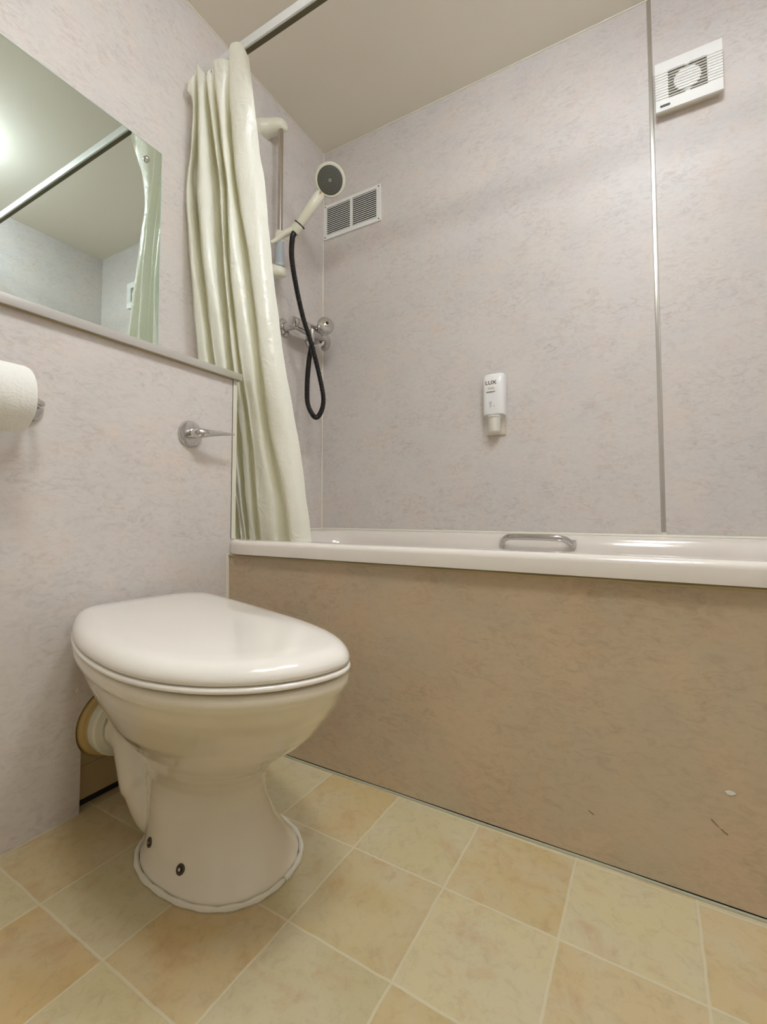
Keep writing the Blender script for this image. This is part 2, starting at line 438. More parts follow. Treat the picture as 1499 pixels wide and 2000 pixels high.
# ================================================================== TOILET
LX, LY, LTH, LL, LWB, LWN, LWF, LMN, LMF = -.925, .582, -.15, .597, .096, .187, .139, .582, .05
def lid_half(wb, W, m_, n=90, e=2.2):
    q = []
    for k in range(n):
        t = 1-(1-k/(n-1))**1.6
        if t > m_: wd = W*max(0, (1-((t-m_)/(1-m_))**e))**.5
        else:
            wd = W-(W-wb)*((m_-t)/m_)**2
            r = .03/LL
            if t < r: wd -= .03*(1-math.sqrt(1-(1-t/r)**2))
        q.append((t*LL, wd))
    return q
raw = [(s, w_) for s, w_ in lid_half(LWB, LWF, LMF)] + [(s, -w_) for s, w_ in lid_half(LWB, LWN, LMN)][::-1]
cc, ss = math.cos(LTH), math.sin(LTH)
OUT = [(LX+s*cc-w_*ss, LY+s*ss+w_*cc) for s, w_ in raw]
CX = LX+.30*cc; CY = LY+.30*ss+(-.024)
NA = 128
def polar(poly, cx, cy):
    out = []
    for k in range(NA):
        a = 2*PI*k/NA; dx_, dy_ = math.cos(a), math.sin(a); best = .1
        for i in range(len(poly)):
            x1, y1 = poly[i][0]-cx, poly[i][1]-cy; x2, y2 = poly[(i+1) % len(poly)][0]-cx, poly[(i+1) % len(poly)][1]-cy
            ex, ey = x2-x1, y2-y1; den = dx_*ey-dy_*ex
            if abs(den) < 1e-12: continue
            t = (x1*ey-y1*ex)/den; u = (x1*dy_-y1*dx_)/den
            if t > 0 and -1e-6 <= u <= 1+1e-6: best = max(best, t) if best != .1 else t
        out.append(best)
    return out
PR = polar(OUT, CX, CY)
PR = [(PR[(k-1) % NA]+2*PR[k]+PR[(k+1) % NA])/4 for k in range(NA)]
def lidring(d, z, sag=0.0):
    P = []
    for k in range(NA):
        a = 2*PI*k/NA; r = max(PR[k]-d, .0005)
        P.append((CX+r*math.cos(a), CY+r*math.sin(a), z))
    return P
def scalering(f, z): return [(CX+PR[k]*f*math.cos(2*PI*k/NA), CY+PR[k]*f*math.sin(2*PI*k/NA), z) for k in range(NA)]

wc = empty('toilet', (-.645, .575, 0), 'cream back-to-wall toilet with its lid closed, standing on the tiled floor', 'toilet')
# lid
bm = bmesh.new()
rings(bm, [lidring(.010, .3772), lidring(.004, .3774), lidring(.0018, .3795), lidring(.0015, .3835), lidring(.0035, .3885), lidring(.0075, .3930), lidring(.0130, .3968), lidring(.020, .3994), lidring(.030, .4008), scalering(.78, .4016), scalering(.5, .4021), scalering(.2, .4022)])
obj('lid', bm, M['seat'], wc, angle=60)
bm = bmesh.new()
rings(bm, [lidring(.020, .3660), lidring(.016, .3678), lidring(.012, .3682), lidring(.004, .3684), lidring(.0008, .3697), lidring(0, .3720), lidring(.0008, .3745), lidring(.004, .3762), lidring(.012, .3768)])
obj('seat', bm, M['seat'], wc, angle=60)
# pan: loft of sections + trap way + spigot, fused by a remesh
def sec(z, cx, cy, a, b, rot=0.0, e=2.0, blend=0.0, inset=.006):
    P = []
    for k in range(NA):
        an = 2*PI*k/NA
        dx_, dy_ = math.cos(an-rot), math.sin(an-rot)
        r = (abs(dx_/a)**e+abs(dy_/b)**e)**(-1/e)
        px_, py_ = cx+r*math.cos(an), cy+r*math.sin(an)
        lx_, ly_ = CX+(PR[k]-inset)*math.cos(an), CY+(PR[k]-inset)*math.sin(an)
        P.append((px_*(1-blend)+lx_*blend, py_*(1-blend)+ly_*blend, z))
    return P
SE = [sec(.0, -.643, .575, .141, .110, e=2.25), sec(.008, -.643, .575, .141, .110, e=2.25), sec(.012, -.643, .575, .138, .106, e=2.2),
      sec(.03, -.652, .575, .135, .095, e=2.1), sec(.06, -.668, .575, .130, .084), sec(.09, -.680, .575, .126, .077), sec(.11, -.686, .575, .126, .076),
      sec(.130, -.688, .575, .129, .079), sec(.148, -.685, .573, .134, .086), sec(.165, -.680, .571, .143, .094, -.02),
      sec(.182, -.672, .569, .156, .105, -.04), sec(.20, -.662, .565, .171, .116, -.05), sec(.222, -.650, .560, .190, .128, -.07), sec(.25, -.638, .552, .212, .143, -.10),
      sec(.28, -.630, .546, .228, .153, -.12, blend=.15, inset=.028), sec(.30, -.627, .543, .236, .158, -.12, blend=.38, inset=.020),
      sec(.32, -.626, .541, .244, .162, -.13, blend=.65, inset=.014), sec(.338, -.625, .54, .25, .165, -.13, blend=.9, inset=.010),
      sec(.344, -.625, .54, .25, .165, -.13, blend=1, inset=.0085), sec(.349, -.625, .54, .25, .165, -.13, blend=1, inset=.0035),
      sec(.358, -.625, .54, .25, .165, -.13, blend=1, inset=.003), sec(.3625, -.625, .54, .25, .165, -.13, blend=1, inset=.009)]
bm = bmesh.new(); rings(bm, SE)
trap = catmull([(-.905, .565, .158), (-.870, .562, .150), (-.838, .553, .118), (-.800, .543, .075), (-.762, .543, .042), (-.72, .55, .035)], 6)
tube(bm, trap, [.045]*8+[.043]*10+[.038]*7+[.034]*6, 24)
tube(bm, [(-.88, .565, .165), (-.80, .57, .19), (-.72, .57, .22)], [.045, .06, .08], 24)
me = bpy.data.meshes.new('pan'); bmesh.ops.recalc_face_normals(bm, faces=bm.faces[:]); bm.to_mesh(me); bm.free()
tmp = bpy.data.objects.new('pan_tmp', me); C.objects.link(tmp)
r_ = tmp.modifiers.new('r', 'REMESH'); r_.mode = 'VOXEL'; r_.voxel_size = .003; r_.use_smooth_shade = True
s_ = tmp.modifiers.new('s', 'SMOOTH'); s_.factor = .5; s_.iterations = 16
me2 = bpy.data.meshes.new_from_object(tmp.evaluated_get(bpy.context.evaluated_depsgraph_get()))
bpy.data.objects.remove(tmp)
PAN = link('pan', me2, M['pan'], wc, angle=180)
bm = bmesh.new()
rings(bm, [lidring(.020, .342), lidring(.0085, .3455), lidring(.0048, .3490), lidring(.0030, .3540), lidring(.0030, .3590), lidring(.0045, .3630), lidring(.0080, .3652), lidring(.014, .3658)])
obj('bowl_rim', bm, M['pan'], wc, angle=70)
# skirt bead of white sealant round the foot
bm = bmesh.new()
P = [(-.643+(.1435)*math.cos(t)/(abs(math.cos(t))**2.3+abs(math.sin(t))**2.3)**(1/2.3), .575+(.1125)*math.sin(t)/(abs(math.cos(t))**2.3+abs(math.sin(t))**2.3)**(1/2.3), .003) for t in [2*PI*k/72 for k in range(73)]]
tube(bm, P, [.0042+.0009*math.sin(k*1.9) for k in range(73)], 8, caps=False)
obj('sealant_bead', bm, M['sealant'], wc)
# fixing bolts with caps on the foot
def surf(org, d):
    bpy.context.view_layer.update()
    hit, p_, n_, _ = PAN.ray_cast(PAN.matrix_world.inverted() @ Vector(org), Vector(d))
    return PAN.matrix_world @ p_, n_
for tgt in ((-.7218, .4964, .030), (-.6270, .4838, .030)):
    o_ = Vector((0, 0, CAMZ)); p_, n_ = surf(o_, (Vector(tgt)-o_).normalized())
    bm = bmesh.new()
    lathe(bm, p_-n_*.003, n_, [(0, .0075), (.0045, .0075), (.0055, .0062), (.0050, .0040), (.0035, .0035), (.0035, .0005)], 20)
    bo = obj('fixing_bolt', bm, M['rust'], wc)
    bm = bmesh.new(); lathe(bm, p_, n_, [(.0005, .0028), (.0032, .0024)], 12); obj('bolt_head', bm, M['brushed'], bo)
# soil connector
bm = bmesh.new()
lathe(bm, (-.935, .565, .156), (1, 0, 0), [(0, .058), (.004, .061), (.020, .061), (.024, .058), (.026, .047), (.027, .046)], 40)
con = obj('connector_collar', bm, M['cream'], wc)
bm = bmesh.new()
lathe(bm, (-.985, .565, .155), (1, 0, 0), [(0, .069), (.022, .0695), (.034, .068), (.040, .064), (.042, .058), (.050, .056), (.053, .052)], 40)
tag(obj('rubber_seal', bm, M['ring'], wc), 'yellowed rubber seal in the wall opening')

# ================================================================== FLUSH LEVER
fl = empty('flush_lever', (XB, .734, .767), 'small chrome flush lever on the marbled boxing left of the shower curtain', 'flush lever')
bm = bmesh.new(); lathe(bm, (XB, .734, .767), (1, 0, 0), [(0, .0325), (.004, .0325), (.008, .030), (.009, .024), (.009, .012)], 40); obj('rose', bm, M['chrome'], fl)
bm = bmesh.new()
lp = catmull([(XB+.004, .734, .767), (XB+.022, .7345, .767), (XB+.036, .744, .7675), (XB+.042, .768, .770), (XB+.045, .80, .7735), (XB+.049, .830, .776)], 6)
nL = len(lp)
tube(bm, lp, [.0125 if k < 10 else .0135-.0115*((k-10)/(nL-11))**.75 for k in range(nL)], 20); obj('handle', bm, M['chrome'], fl)

# ================================================================== TOILET ROLL + HOLDER
RX, RZ = -.881, .762
tr_ = empty('toilet_roll', (RX, .31, RZ-.055), 'white toilet paper roll hanging at the left edge of the photo', 'toilet roll')
bm = bmesh.new()
lathe(bm, (RX, .258, RZ), (0, 1, 0), [(0, .021), (0, .050), (.002, .0535), (.006, .055), (.094, .055), (.099, .0535), (.102, .049), (.102, .021)], 64, cap0=False, cap1=False)
obj('paper', bm, M['paper'], tr_)
bm = bmesh.new(); lathe(bm, (RX, .259, RZ), (0, 1, 0), [(0, .021), (.100, .021), (.100, .0195), (0, .0195), (0, .021)], 32, cap0=False, cap1=False)
obj('cardboard_core', bm, mat('cardboard', srgb(176, 150, 118), .8), tr_)
th = empty('roll_holder', (XB, .35, RZ), 'chrome roll holder carrying the toilet paper, fixed to the boxing', 'toilet roll holder')
bm = bmesh.new(); lathe(bm, (XB, .392, RZ+.002), (1, 0, 0), [(0, .026), (.006, .026), (.010, .022), (.011, .010)], 32); obj('wall_plate', bm, M['chrome'], th)
bm = bmesh.new(); tube(bm, catmull([(XB+.006, .392, RZ+.002), (XB+.04, .392, RZ+.001), (XB+.062, .388, RZ), (RX, .375, RZ), (RX, .36, RZ), (RX, .262, RZ), (RX, .248, RZ)], 6), .0065, 16); obj('arm', bm, M['chrome'], th)

# ================================================================== CURTAIN RAIL + CURTAIN
RY, RZT = .900, 1.905
ra = empty('curtain_rail', (XW, RY, RZT), 'white curtain rail running along the bath just below the ceiling', 'curtain rail')
bm = box(XW+.035, XR-.004, RY-.009, RY+.009, RZT-.010, RZT+.018, bev=.002)
obj('rail', bm, mat('rail_white', srgb(236, 236, 234), .3), ra)
obj('channel_shade', box(XW+.037, XR-.006, RY-.003, RY+.0095, RZT-.0125, RZT-.0095), M['dark'], ra, smooth=False)  # dark strip painted as the shaded runner slot, no slot is cut
for x in (XW+.033, XR-.006):
    obj('end_cap', box(x, x+.004, RY-.010, RY+.010, RZT-.013, RZT+.019, bev=.001), M['white'], ra)

CURT =  [[(-1.1751, 0.8782, 1.8659), (-1.1687, 0.8768, 1.8877), (-1.1536, 0.8785, 1.8981), (-1.1433, 0.8825, 1.9143), (-1.1365, 0.8777, 1.9342), (-1.1278, 0.8758, 1.9249), (-1.1099, 0.8781, 1.8954), (-1.098, 0.8835, 1.8798), (-1.0917, 0.8791, 1.8681), (-1.0872, 0.8778, 1.8774), (-1.0785, 0.8794, 1.8839), (-1.0729, 0.883, 1.8748), (-1.0665, 0.8788, 1.9058), (-1.0551, 0.8772, 1.9001), (-1.0259, 0.8791, 1.8915), (-1.0028, 0.8835, 1.8805), (-0.9966, 0.8796, 1.9061), (-0.9851, 0.8785, 1.9159), (-0.9513, 0.8798, 1.8991), (-0.9226, 0.883, 1.8448)],
 [(-1.1707, 0.8936, 1.8306), (-1.1583, 0.8865, 1.8192), (-1.159, 0.895, 1.8263), (-1.1752, 0.915, 1.8497), (-1.1429, 0.8911, 1.8158), (-1.124, 0.8815, 1.7994), (-1.1163, 0.893, 1.8051), (-1.1293, 0.92, 1.8326), (-1.1012, 0.898, 1.8021), (-1.0885, 0.8915, 1.7911), (-1.0821, 0.8993, 1.7944), (-1.0895, 0.9175, 1.8123), (-1.0628, 0.8964, 1.7831), (-1.0467, 0.8885, 1.7694), (-1.0347, 0.898, 1.7715), (-1.039, 0.92, 1.7911), (-1.014, 0.9006, 1.7641), (-0.9943, 0.895, 1.7505), (-0.9571, 0.9018, 1.7388), (-0.9338, 0.9175, 1.7407)],
 [(-1.1873, 0.9022, 1.703), (-1.1643, 0.888, 1.6835), (-1.1719, 0.9051, 1.6988), (-1.2097, 0.945, 1.7425), (-1.1461, 0.8972, 1.6827), (-1.1115, 0.878, 1.6548), (-1.1062, 0.9011, 1.6691), (-1.14, 0.955, 1.7212), (-1.0865, 0.911, 1.6681), (-1.067, 0.898, 1.6509), (-1.0718, 0.9136, 1.6639), (-1.1016, 0.95, 1.7019), (-1.0512, 0.9078, 1.6513), (-1.0272, 0.892, 1.6303), (-1.0289, 0.9109, 1.6445), (-1.0599, 0.955, 1.6885), (-1.0136, 0.9162, 1.642), (-0.987, 0.905, 1.6232), (-0.9544, 0.9185, 1.6194), (-0.9441, 0.95, 1.6376)],
 [(-1.2071, 0.9022, 1.5759), (-1.1812, 0.888, 1.5576), (-1.1806, 0.9051, 1.5681), (-1.2108, 0.945, 1.6039), (-1.1465, 0.8972, 1.5509), (-1.1086, 0.878, 1.5252), (-1.0926, 0.9011, 1.534), (-1.1158, 0.955, 1.576), (-1.0635, 0.911, 1.5297), (-1.0444, 0.898, 1.5147), (-1.0491, 0.9136, 1.5261), (-1.0783, 0.95, 1.5594), (-1.029, 0.9078, 1.5152), (-1.0057, 0.892, 1.497), (-1.0084, 0.9109, 1.5098), (-1.0396, 0.955, 1.5486), (-0.9939, 0.9162, 1.5079), (-0.9668, 0.905, 1.4911), (-0.9313, 0.9185, 1.4868), (-0.918, 0.95, 1.5017)],
 [(-1.1784, 0.9022, 1.3333), (-1.1523, 0.888, 1.3193), (-1.1487, 0.9051, 1.3265), (-1.1753, 0.945, 1.3529), (-1.1131, 0.8972, 1.313), (-1.0775, 0.878, 1.294), (-1.066, 0.9011, 1.3018), (-1.0923, 0.955, 1.3349), (-1.0413, 0.911, 1.2998), (-1.0234, 0.898, 1.2886), (-1.0309, 0.9136, 1.2981), (-1.0622, 0.95, 1.3242), (-1.0125, 0.9078, 1.2903), (-0.9846, 0.892, 1.2751), (-0.9701, 0.9109, 1.2801), (-0.9843, 0.955, 1.3051), (-0.9417, 0.9162, 1.2749), (-0.9187, 0.905, 1.2631), (-0.8939, 0.9185, 1.2628), (-0.8894, 0.95, 1.2766)],
 [(-1.1398, 0.91, 1.0173), (-1.1306, 0.91, 1.0158), (-1.1001, 0.9101, 1.0109), (-1.1199, 0.95, 1.0253), (-1.0704, 0.91, 1.0061), (-1.0603, 0.91, 1.0044), (-1.0267, 0.91, 0.999), (-1.0516, 0.96, 1.0171), (-1.0025, 0.916, 0.9967), (-0.9919, 0.91, 0.9934), (-0.9877, 0.9186, 0.9951), (-1.0142, 0.955, 1.0096), (-0.9669, 0.9128, 0.9901), (-0.9537, 0.91, 0.9872), (-0.9252, 0.9159, 0.9842), (-0.9376, 0.96, 0.9986), (-0.8971, 0.9212, 0.9812), (-0.8747, 0.91, 0.9744), (-0.8492, 0.9235, 0.9741), (-0.8431, 0.955, 0.9819)],
 [(-1.1298, 0.938, 0.8093), (-1.1195, 0.938, 0.8084), (-1.0855, 0.9381, 0.8056), (-1.1, 0.978, 0.8126), (-1.0531, 0.938, 0.8028), (-1.0448, 0.938, 0.8021), (-1.017, 0.938, 0.7998), (-1.0452, 0.988, 0.8095), (-0.9974, 0.944, 0.799), (-0.9858, 0.938, 0.7972), (-0.9769, 0.9466, 0.7977), (-0.9977, 0.983, 0.8048), (-0.9526, 0.9408, 0.7948), (-0.9401, 0.938, 0.7933), (-0.9134, 0.9439, 0.7919), (-0.9258, 0.988, 0.7994), (-0.8864, 0.9493, 0.7905), (-0.8629, 0.938, 0.7868), (-0.8315, 0.9515, 0.7862), (-0.8193, 0.983, 0.7897)],
 [(-1.1004, 0.9646, 0.609), (-1.0913, 0.9646, 0.6089), (-1.0608, 0.9647, 0.6086), (-1.0763, 1.0046, 0.6095), (-1.0323, 0.9646, 0.6082), (-1.0274, 0.9646, 0.6082), (-1.0109, 0.9646, 0.608), (-1.0476, 1.0146, 0.6094), (-1.001, 0.9706, 0.608), (-0.9895, 0.9646, 0.6077), (-0.9803, 0.9732, 0.6078), (-1.0002, 1.0096, 0.6087), (-0.955, 0.9674, 0.6074), (-0.938, 0.9646, 0.6071), (-0.896, 0.9705, 0.6068), (-0.8929, 1.0146, 0.6076), (-0.8563, 0.9759, 0.6064), (-0.836, 0.9646, 0.6059), (-0.8127, 0.9781, 0.6059), (-0.8068, 1.0096, 0.6065)],
 [(-1.0931, 0.98, 0.4933), (-1.084, 0.98, 0.4936), (-1.0537, 0.9801, 0.4945), (-1.0684, 1.02, 0.4919), (-1.0255, 0.98, 0.4953), (-1.0211, 0.98, 0.4954), (-1.0065, 0.98, 0.4959), (-1.044, 1.03, 0.4921), (-0.9982, 0.986, 0.4958), (-0.9868, 0.98, 0.4965), (-0.9775, 0.9886, 0.4963), (-0.9968, 1.025, 0.4938), (-0.9524, 0.9828, 0.4973), (-0.9357, 0.98, 0.498), (-0.8945, 0.9859, 0.4989), (-0.8915, 1.03, 0.4967), (-0.8554, 0.9912, 0.4998), (-0.8348, 0.98, 0.501), (-0.8096, 0.9935, 0.501), (-0.8018, 1.025, 0.4996)],
 [(-1.0731, 0.982, 0.4533), (-1.064, 0.982, 0.4536), (-1.0337, 0.9821, 0.4545), (-1.0484, 1.022, 0.4519), (-1.0055, 0.982, 0.4553), (-1.0011, 0.982, 0.4554), (-0.9865, 0.982, 0.4559), (-1.024, 1.032, 0.4521), (-0.9782, 0.988, 0.4558), (-0.9668, 0.982, 0.4565), (-0.9575, 0.9906, 0.4563), (-0.9768, 1.027, 0.4538), (-0.9324, 0.9848, 0.4573), (-0.9157, 0.982, 0.458), (-0.8745, 0.9879, 0.4589), (-0.8715, 1.032, 0.4567), (-0.8354, 0.9932, 0.4598), (-0.8148, 0.982, 0.461), (-0.7896, 0.9955, 0.461), (-0.7818, 1.027, 0.4596)],
 [(-1.0531, 0.984, 0.4133), (-1.044, 0.984, 0.4136), (-1.0137, 0.9841, 0.4145), (-1.0284, 1.024, 0.4119), (-0.9855, 0.984, 0.4153), (-0.9811, 0.984, 0.4154), (-0.9665, 0.984, 0.4159), (-1.004, 1.034, 0.4121), (-0.9582, 0.99, 0.4158), (-0.9468, 0.984, 0.4165), (-0.9375, 0.9926, 0.4163), (-0.9568, 1.029, 0.4138), (-0.9124, 0.9868, 0.4173), (-0.8957, 0.984, 0.418), (-0.8545, 0.9899, 0.4189), (-0.8515, 1.034, 0.4167), (-0.8154, 0.9952, 0.4198), (-0.7948, 0.984, 0.421), (-0.7696, 0.9975, 0.421), (-0.7618, 1.029, 0.4196)]]  # end curtain
cu = empty('shower_curtain', (-1.06, .90, ZR), 'cream yellow shower curtain gathered at the left end of the bath', 'shower curtain')
rows = []
ncol = None
for r in CURT:
    rows.append(catmull(r, 9))
cols = list(zip(*rows))
fine = [catmull(c_, 6) for c_ in cols]
gridp = list(zip(*fine))
bm = bmesh.new()
V = []
for i, r in enumerate(gridp):
    row = []
    for j, p in enumerate(r):
        wv = .0007*math.sin(p.z*31+j*.21)+.0005*math.sin(p.z*57-j*.33+1)
        k = min(1, i/10)
        x = max(p.x, XW+.006)
        row.append(bm.verts.new((x+wv*k*.6, p.y+wv*k, p.z)))
    V.append(row)
for i in range(len(V)-1):
    for j in range(len(V[0])-1): bm.faces.new((V[i][j], V[i][j+1], V[i+1][j+1], V[i+1][j]))
sh = obj('curtain_sheet', bm, M['curtain'], cu, angle=180)
# stiff header tape and the gliders that carry it
for x in (-1.185, -1.15, -1.115, -1.08, -1.045, -1.01, -.975):
    bm = bmesh.new(); lathe(bm, (x, RY, RZT-.030), (0, 0, 1), [(0, .001), (.002, .004), (.008, .004), (.010, .0015), (.020, .0015)], 10)
    obj('glider', bm, M['greyblue'], cu)

# ================================================================== SHOWER SET
BXx, BYy = -1.145, 1.262
sr = empty('shower_riser_rail', (XW, BYy, 1.47), 'steel riser rail with white brackets on the left wall beside the curtain', 'shower rail')
bm = bmesh.new(); lathe(bm, (BXx, BYy, 1.475), (0, 0, 1), [(0, .0095), (.552, .0095)], 24); tag(obj('rail', bm, M['brushed'], sr), 'brushed steel tube')
def bracket(zc, up):
    # rounded teardrop arm from a wall plate out to the tube, swept back along the wall
    bm = bmesh.new(); R_ = []
    P_ = catmull([(XW, BYy-.030, zc-.012*up), (XW+.015, BYy-.025, zc-.009*up), (XW+.035, BYy-.012, zc-.004*up), (BXx-.004, BYy-.003, zc), (BXx+.010, BYy+.004, zc), (BXx+.019, BYy+.006, zc)], 5)
    n_ = len(P_)
    for i, q in enumerate(P_):
        u = i/(n_-1); wy = .040*(1-u)+.019*u; hz = .030*(1-u)+.017*u
        f = 1.0 if u < .78 else math.sqrt(max(0.001, 1-((u-.78)/.22)**2))
        R_.append([(q.x, q.y+wy*f*math.cos(t)*(abs(math.cos(t))**-.25 if abs(math.cos(t)) > .01 else 1), q.z+hz*f*math.sin(t)) for t in [2*PI*k/24 for k in range(24)]])
    rings(bm, R_); return bm
obj('top_bracket', bracket(2.032, 1), M['offwhite'], sr)
obj('bottom_bracket', bracket(1.468, -1), M['offwhite'], sr)
bm = bmesh.new(); lathe(bm, (BXx, BYy, 1.484), (0, 0, 1), [(0, .0185), (.01, .0195), (.015, .0165), (.095, .0165), (.1, .012)], 28)
tag(obj('sleeve', bm, M['greyblue'], sr), 'grey plastic sleeve at the foot of the tube')
# slider with cup
CUP = Vector((-1.080, 1.285, 1.628)); HD = Vector((-.950, 1.308, 1.776))
ax = (HD-CUP).normalized()
bm = bmesh.new()
lathe(bm, (BXx, BYy, 1.575), (0, 0, 1), [(0, .015), (.004, .018), (.040, .018), (.044, .015)], 24)
sa_ = catmull([(BXx-.012, BYy-.035, 1.563), (BXx+.004, BYy-.018, 1.580), (BXx+.025, BYy-.004, 1.602), tuple(CUP-ax*.006)], 6)
tube(bm, sa_, [.006+.0095*k/(len(sa_)-1) for k in range(len(sa_))], 16)
lathe(bm, CUP-ax*.022, ax, [(0, .016), (.003, .0195), (.030, .0215), (.033, .018)], 24)
obj('handset_holder', bm, M['offwhite'], sr)

hs = empty('shower_handset', tuple(CUP), 'cream handheld shower head resting in the holder above the black hose', 'shower head')
tocam = (Vector((0.05, 0, CAMZ+.08))-HD).normalized()
nrm = tocam
bm = bmesh.new()
hp = catmull([CUP-ax*.024, CUP+ax*.012, CUP+ax*.06, CUP+ax*.105, HD-ax*.062-nrm*.020, HD-ax*.045-nrm*.034, HD-ax*.018-nrm*.040], 6)
nh = len(hp)
tube(bm, hp, [.0125+.0065*min(1, k/12) if k < 26 else .019 for k in range(nh)], 24)
obj('handle', bm, M['offwhite'], hs)
bm = bmesh.new()
lathe(bm, HD-nrm*.030, nrm, [(0, .012), (.003, .030), (.010, .046), (.018, .0535), (.026, .0555), (.030, .0545), (.033, .051), (.033, .046)], 48)
tag(obj('head', bm, M['offwhite'], hs), 'round cream spray head shell')
FC = HD+nrm*.0025-ax*.001
bm = bmesh.new(); lathe(bm, FC, nrm, [(0, .0458), (.0015, .0455), (.0028, .042), (.003, .001)], 48)
fa = obj('spray_face', bm, M['face'], hs); tag(fa, 'dark grey spray plate with nozzles')
a_, b_, _ = frame(nrm)
bm = bmesh.new(); lathe(bm, FC+nrm*.0028, nrm, [(0, .006), (.0012, .0055), (.0016, .001)], 16)
for rr_, nn in ((.013, 8), (.020, 14), (.029, 22), (.037, 28)):
    for k in range(nn):
        t = 2*PI*k/nn+rr_*40; c_ = FC+nrm*.0026+(a_*math.cos(t)+b_*math.sin(t))*rr_
        lathe(bm, c_, nrm, [(0, .0012), (.0012, .0008)], 6)
obj('nozzles', bm, M['jet'], fa)
bm = bmesh.new(); kp = HD-ax*.050+nrm*.006+a_*.004
lathe(bm, kp, (nrm-ax*.3), [(0, .0045), (.004, .004), (.005, .001)], 12); obj('selector_tab', bm, mat('amber_tab', srgb(225, 180, 130), .35), hs)
bm = bmesh.new(); lathe(bm, CUP+ax*.012, ax, [(0, .0222), (.0018, .0222)], 24); obj('joint_ring', bm, M['black'], hs)

hose_pts = [tuple(CUP-ax*.022), (-1.085, 1.262, 1.575), (-1.080, 1.2535, 1.5048), (-1.08, 1.2745, 1.4193), (-1.078, 1.317, 1.304), (-1.075, 1.370, 1.207), (-1.075, 1.419, 1.100), (-1.08, 1.4493, 1.0221), (-1.083, 1.436, .967), (-1.087, 1.405, .944),
            (-1.09, 1.366, .985), (-1.095, 1.366, 1.058), (-1.105, 1.388, 1.158), (-1.118, 1.42, 1.235), (-1.122, 1.425, 1.285)]
hp = catmull(hose_pts, 40)
L_ = [0]
for i in range(1, len(hp)): L_.append(L_[-1]+(hp[i]-hp[i-1]).length)
rad = [.0092+.0011*math.sin(2*PI*l/.0058) for l in L_]
# resample evenly so the ribs stay even
ev = []; n_e = int(L_[-1]/.0012); j = 0
for k in range(n_e+1):
    t = L_[-1]*k/n_e
    while j < len(L_)-2 and L_[j+1] < t: j += 1
    f = (t-L_[j])/max(1e-9, L_[j+1]-L_[j]); ev.append(hp[j].lerp(hp[j+1], f))
rad = [.0090+.0012*math.sin(2*PI*k/5) for k in range(len(ev))]
bm = bmesh.new(); tube(bm, ev, rad, 12)
hs2 = obj('shower_hose', bm, M['hose'], angle=180); tag(hs2, 'black ribbed shower hose looping down from the handset to the mixer', 'shower hose')
bm = bmesh.new(); lathe(bm, ev[0]+(ev[0]-ev[8]).normalized()*.004, (ev[8]-ev[0]), [(0, .0105), (.018, .0115), (.020, .009)], 16); obj('cone_nut', bm, M['hose'], hs2)

mx_ = empty('shower_mixer', (XW, 1.44, 1.31), 'chrome shower mixer on the left wall in the back corner', 'shower mixer')
bm = bmesh.new()
lathe(bm, (-1.140, 1.322, 1.303), (0, 1, .05), [(0, .010), (.003, .019), (.008, .022), (.018, .022), (.020, .018), (.024, .018), (.026, .022), (.055, .022), (.075, .024), (.12, .025), (.16, .024), (.205, .022), (.21, .016)], 32)
obj('body', bm, M['chrome'], mx_)
bm = bmesh.new()
kd = Vector((.80, -.55, .18)).normalized(); kc = Vector((-1.108, 1.485, 1.322))
lathe(bm, kc-kd*.02, kd, [(0, .020), (.018, .027), (.022, .031), (.026, .029), (.030, .033), (.050, .035), (.056, .033), (.060, .026), (.061, .012), (.064, .0115), (.066, .001)], 20)
kn = obj('control_knob', bm, M['chrome'], mx_, angle=25)
bm = bmesh.new(); lathe(bm, kc+kd*.0455, kd, [(0, .006), (.0018, .0055), (.002, .001)], 16); obj('cap_button', bm, M['black'], kn)
for yy in (1.35, 1.52):
    bm = bmesh.new(); lathe(bm, (XW, yy, 1.30), (1, 0, 0), [(0, .034), (.006, .034), (.012, .026), (.013, .017), (.055, .017)], 32); obj('wall_elbow', bm, M['chrome'], mx_)
bm = bmesh.new(); lathe(bm, (-1.122, 1.425, 1.30), (0, 0, -1), [(0, .014), (.030, .014), (.034, .012), (.05, .0115)], 24); obj('hose_outlet', bm, M['chrome'], mx_)
bm = bmesh.new(); tube(bm, catmull([(-1.13, 1.50, 1.31), (-1.125, 1.53, 1.300), (-1.14, 1.555, 1.285), (-1.17, 1.57, 1.28)], 5), .014, 18); obj('side_outlet', bm, M['chrome'], mx_)

# ================================================================== VENT GRILLE
vg = empty('vent_grille', (-1.052, YB, 1.775), 'white louvred vent grille on the back wall next to the shower head', 'vent grille')
vx0, vx1, vz0, vz1 = -1.1975, -.9078, 1.7815, 1.937
vy = YB-.006
bm = bmesh.new(); vm = (vx0+vx1)/2
for a in ((vx0, vx1, vz0, vz0+.018), (vx0, vx1, vz1-.014, vz1)): bx(bm, a[0], a[1], vy, YB, a[2], a[3])
for a in ((vx0, vx0+.016), (vm-.006, vm+.006), (vx1-.020, vx1)): bx(bm, a[0], a[1], vy, YB, vz0+.018, vz1-.014)
obj('frame', bm, M['white'], vg, smooth=False)
obj('duct_shadow_plate', box(vx0+.014, vx1-.018, YB-.0010, YB-.0002, vz0+.014, vz1-.010), M['black'], vg, smooth=False).name = 'duct_shade'  # black plate on the wall acts as the dark of the duct
bm = bmesh.new(); ns = 14; zz0, zz1 = vz0+.018, vz1-.014
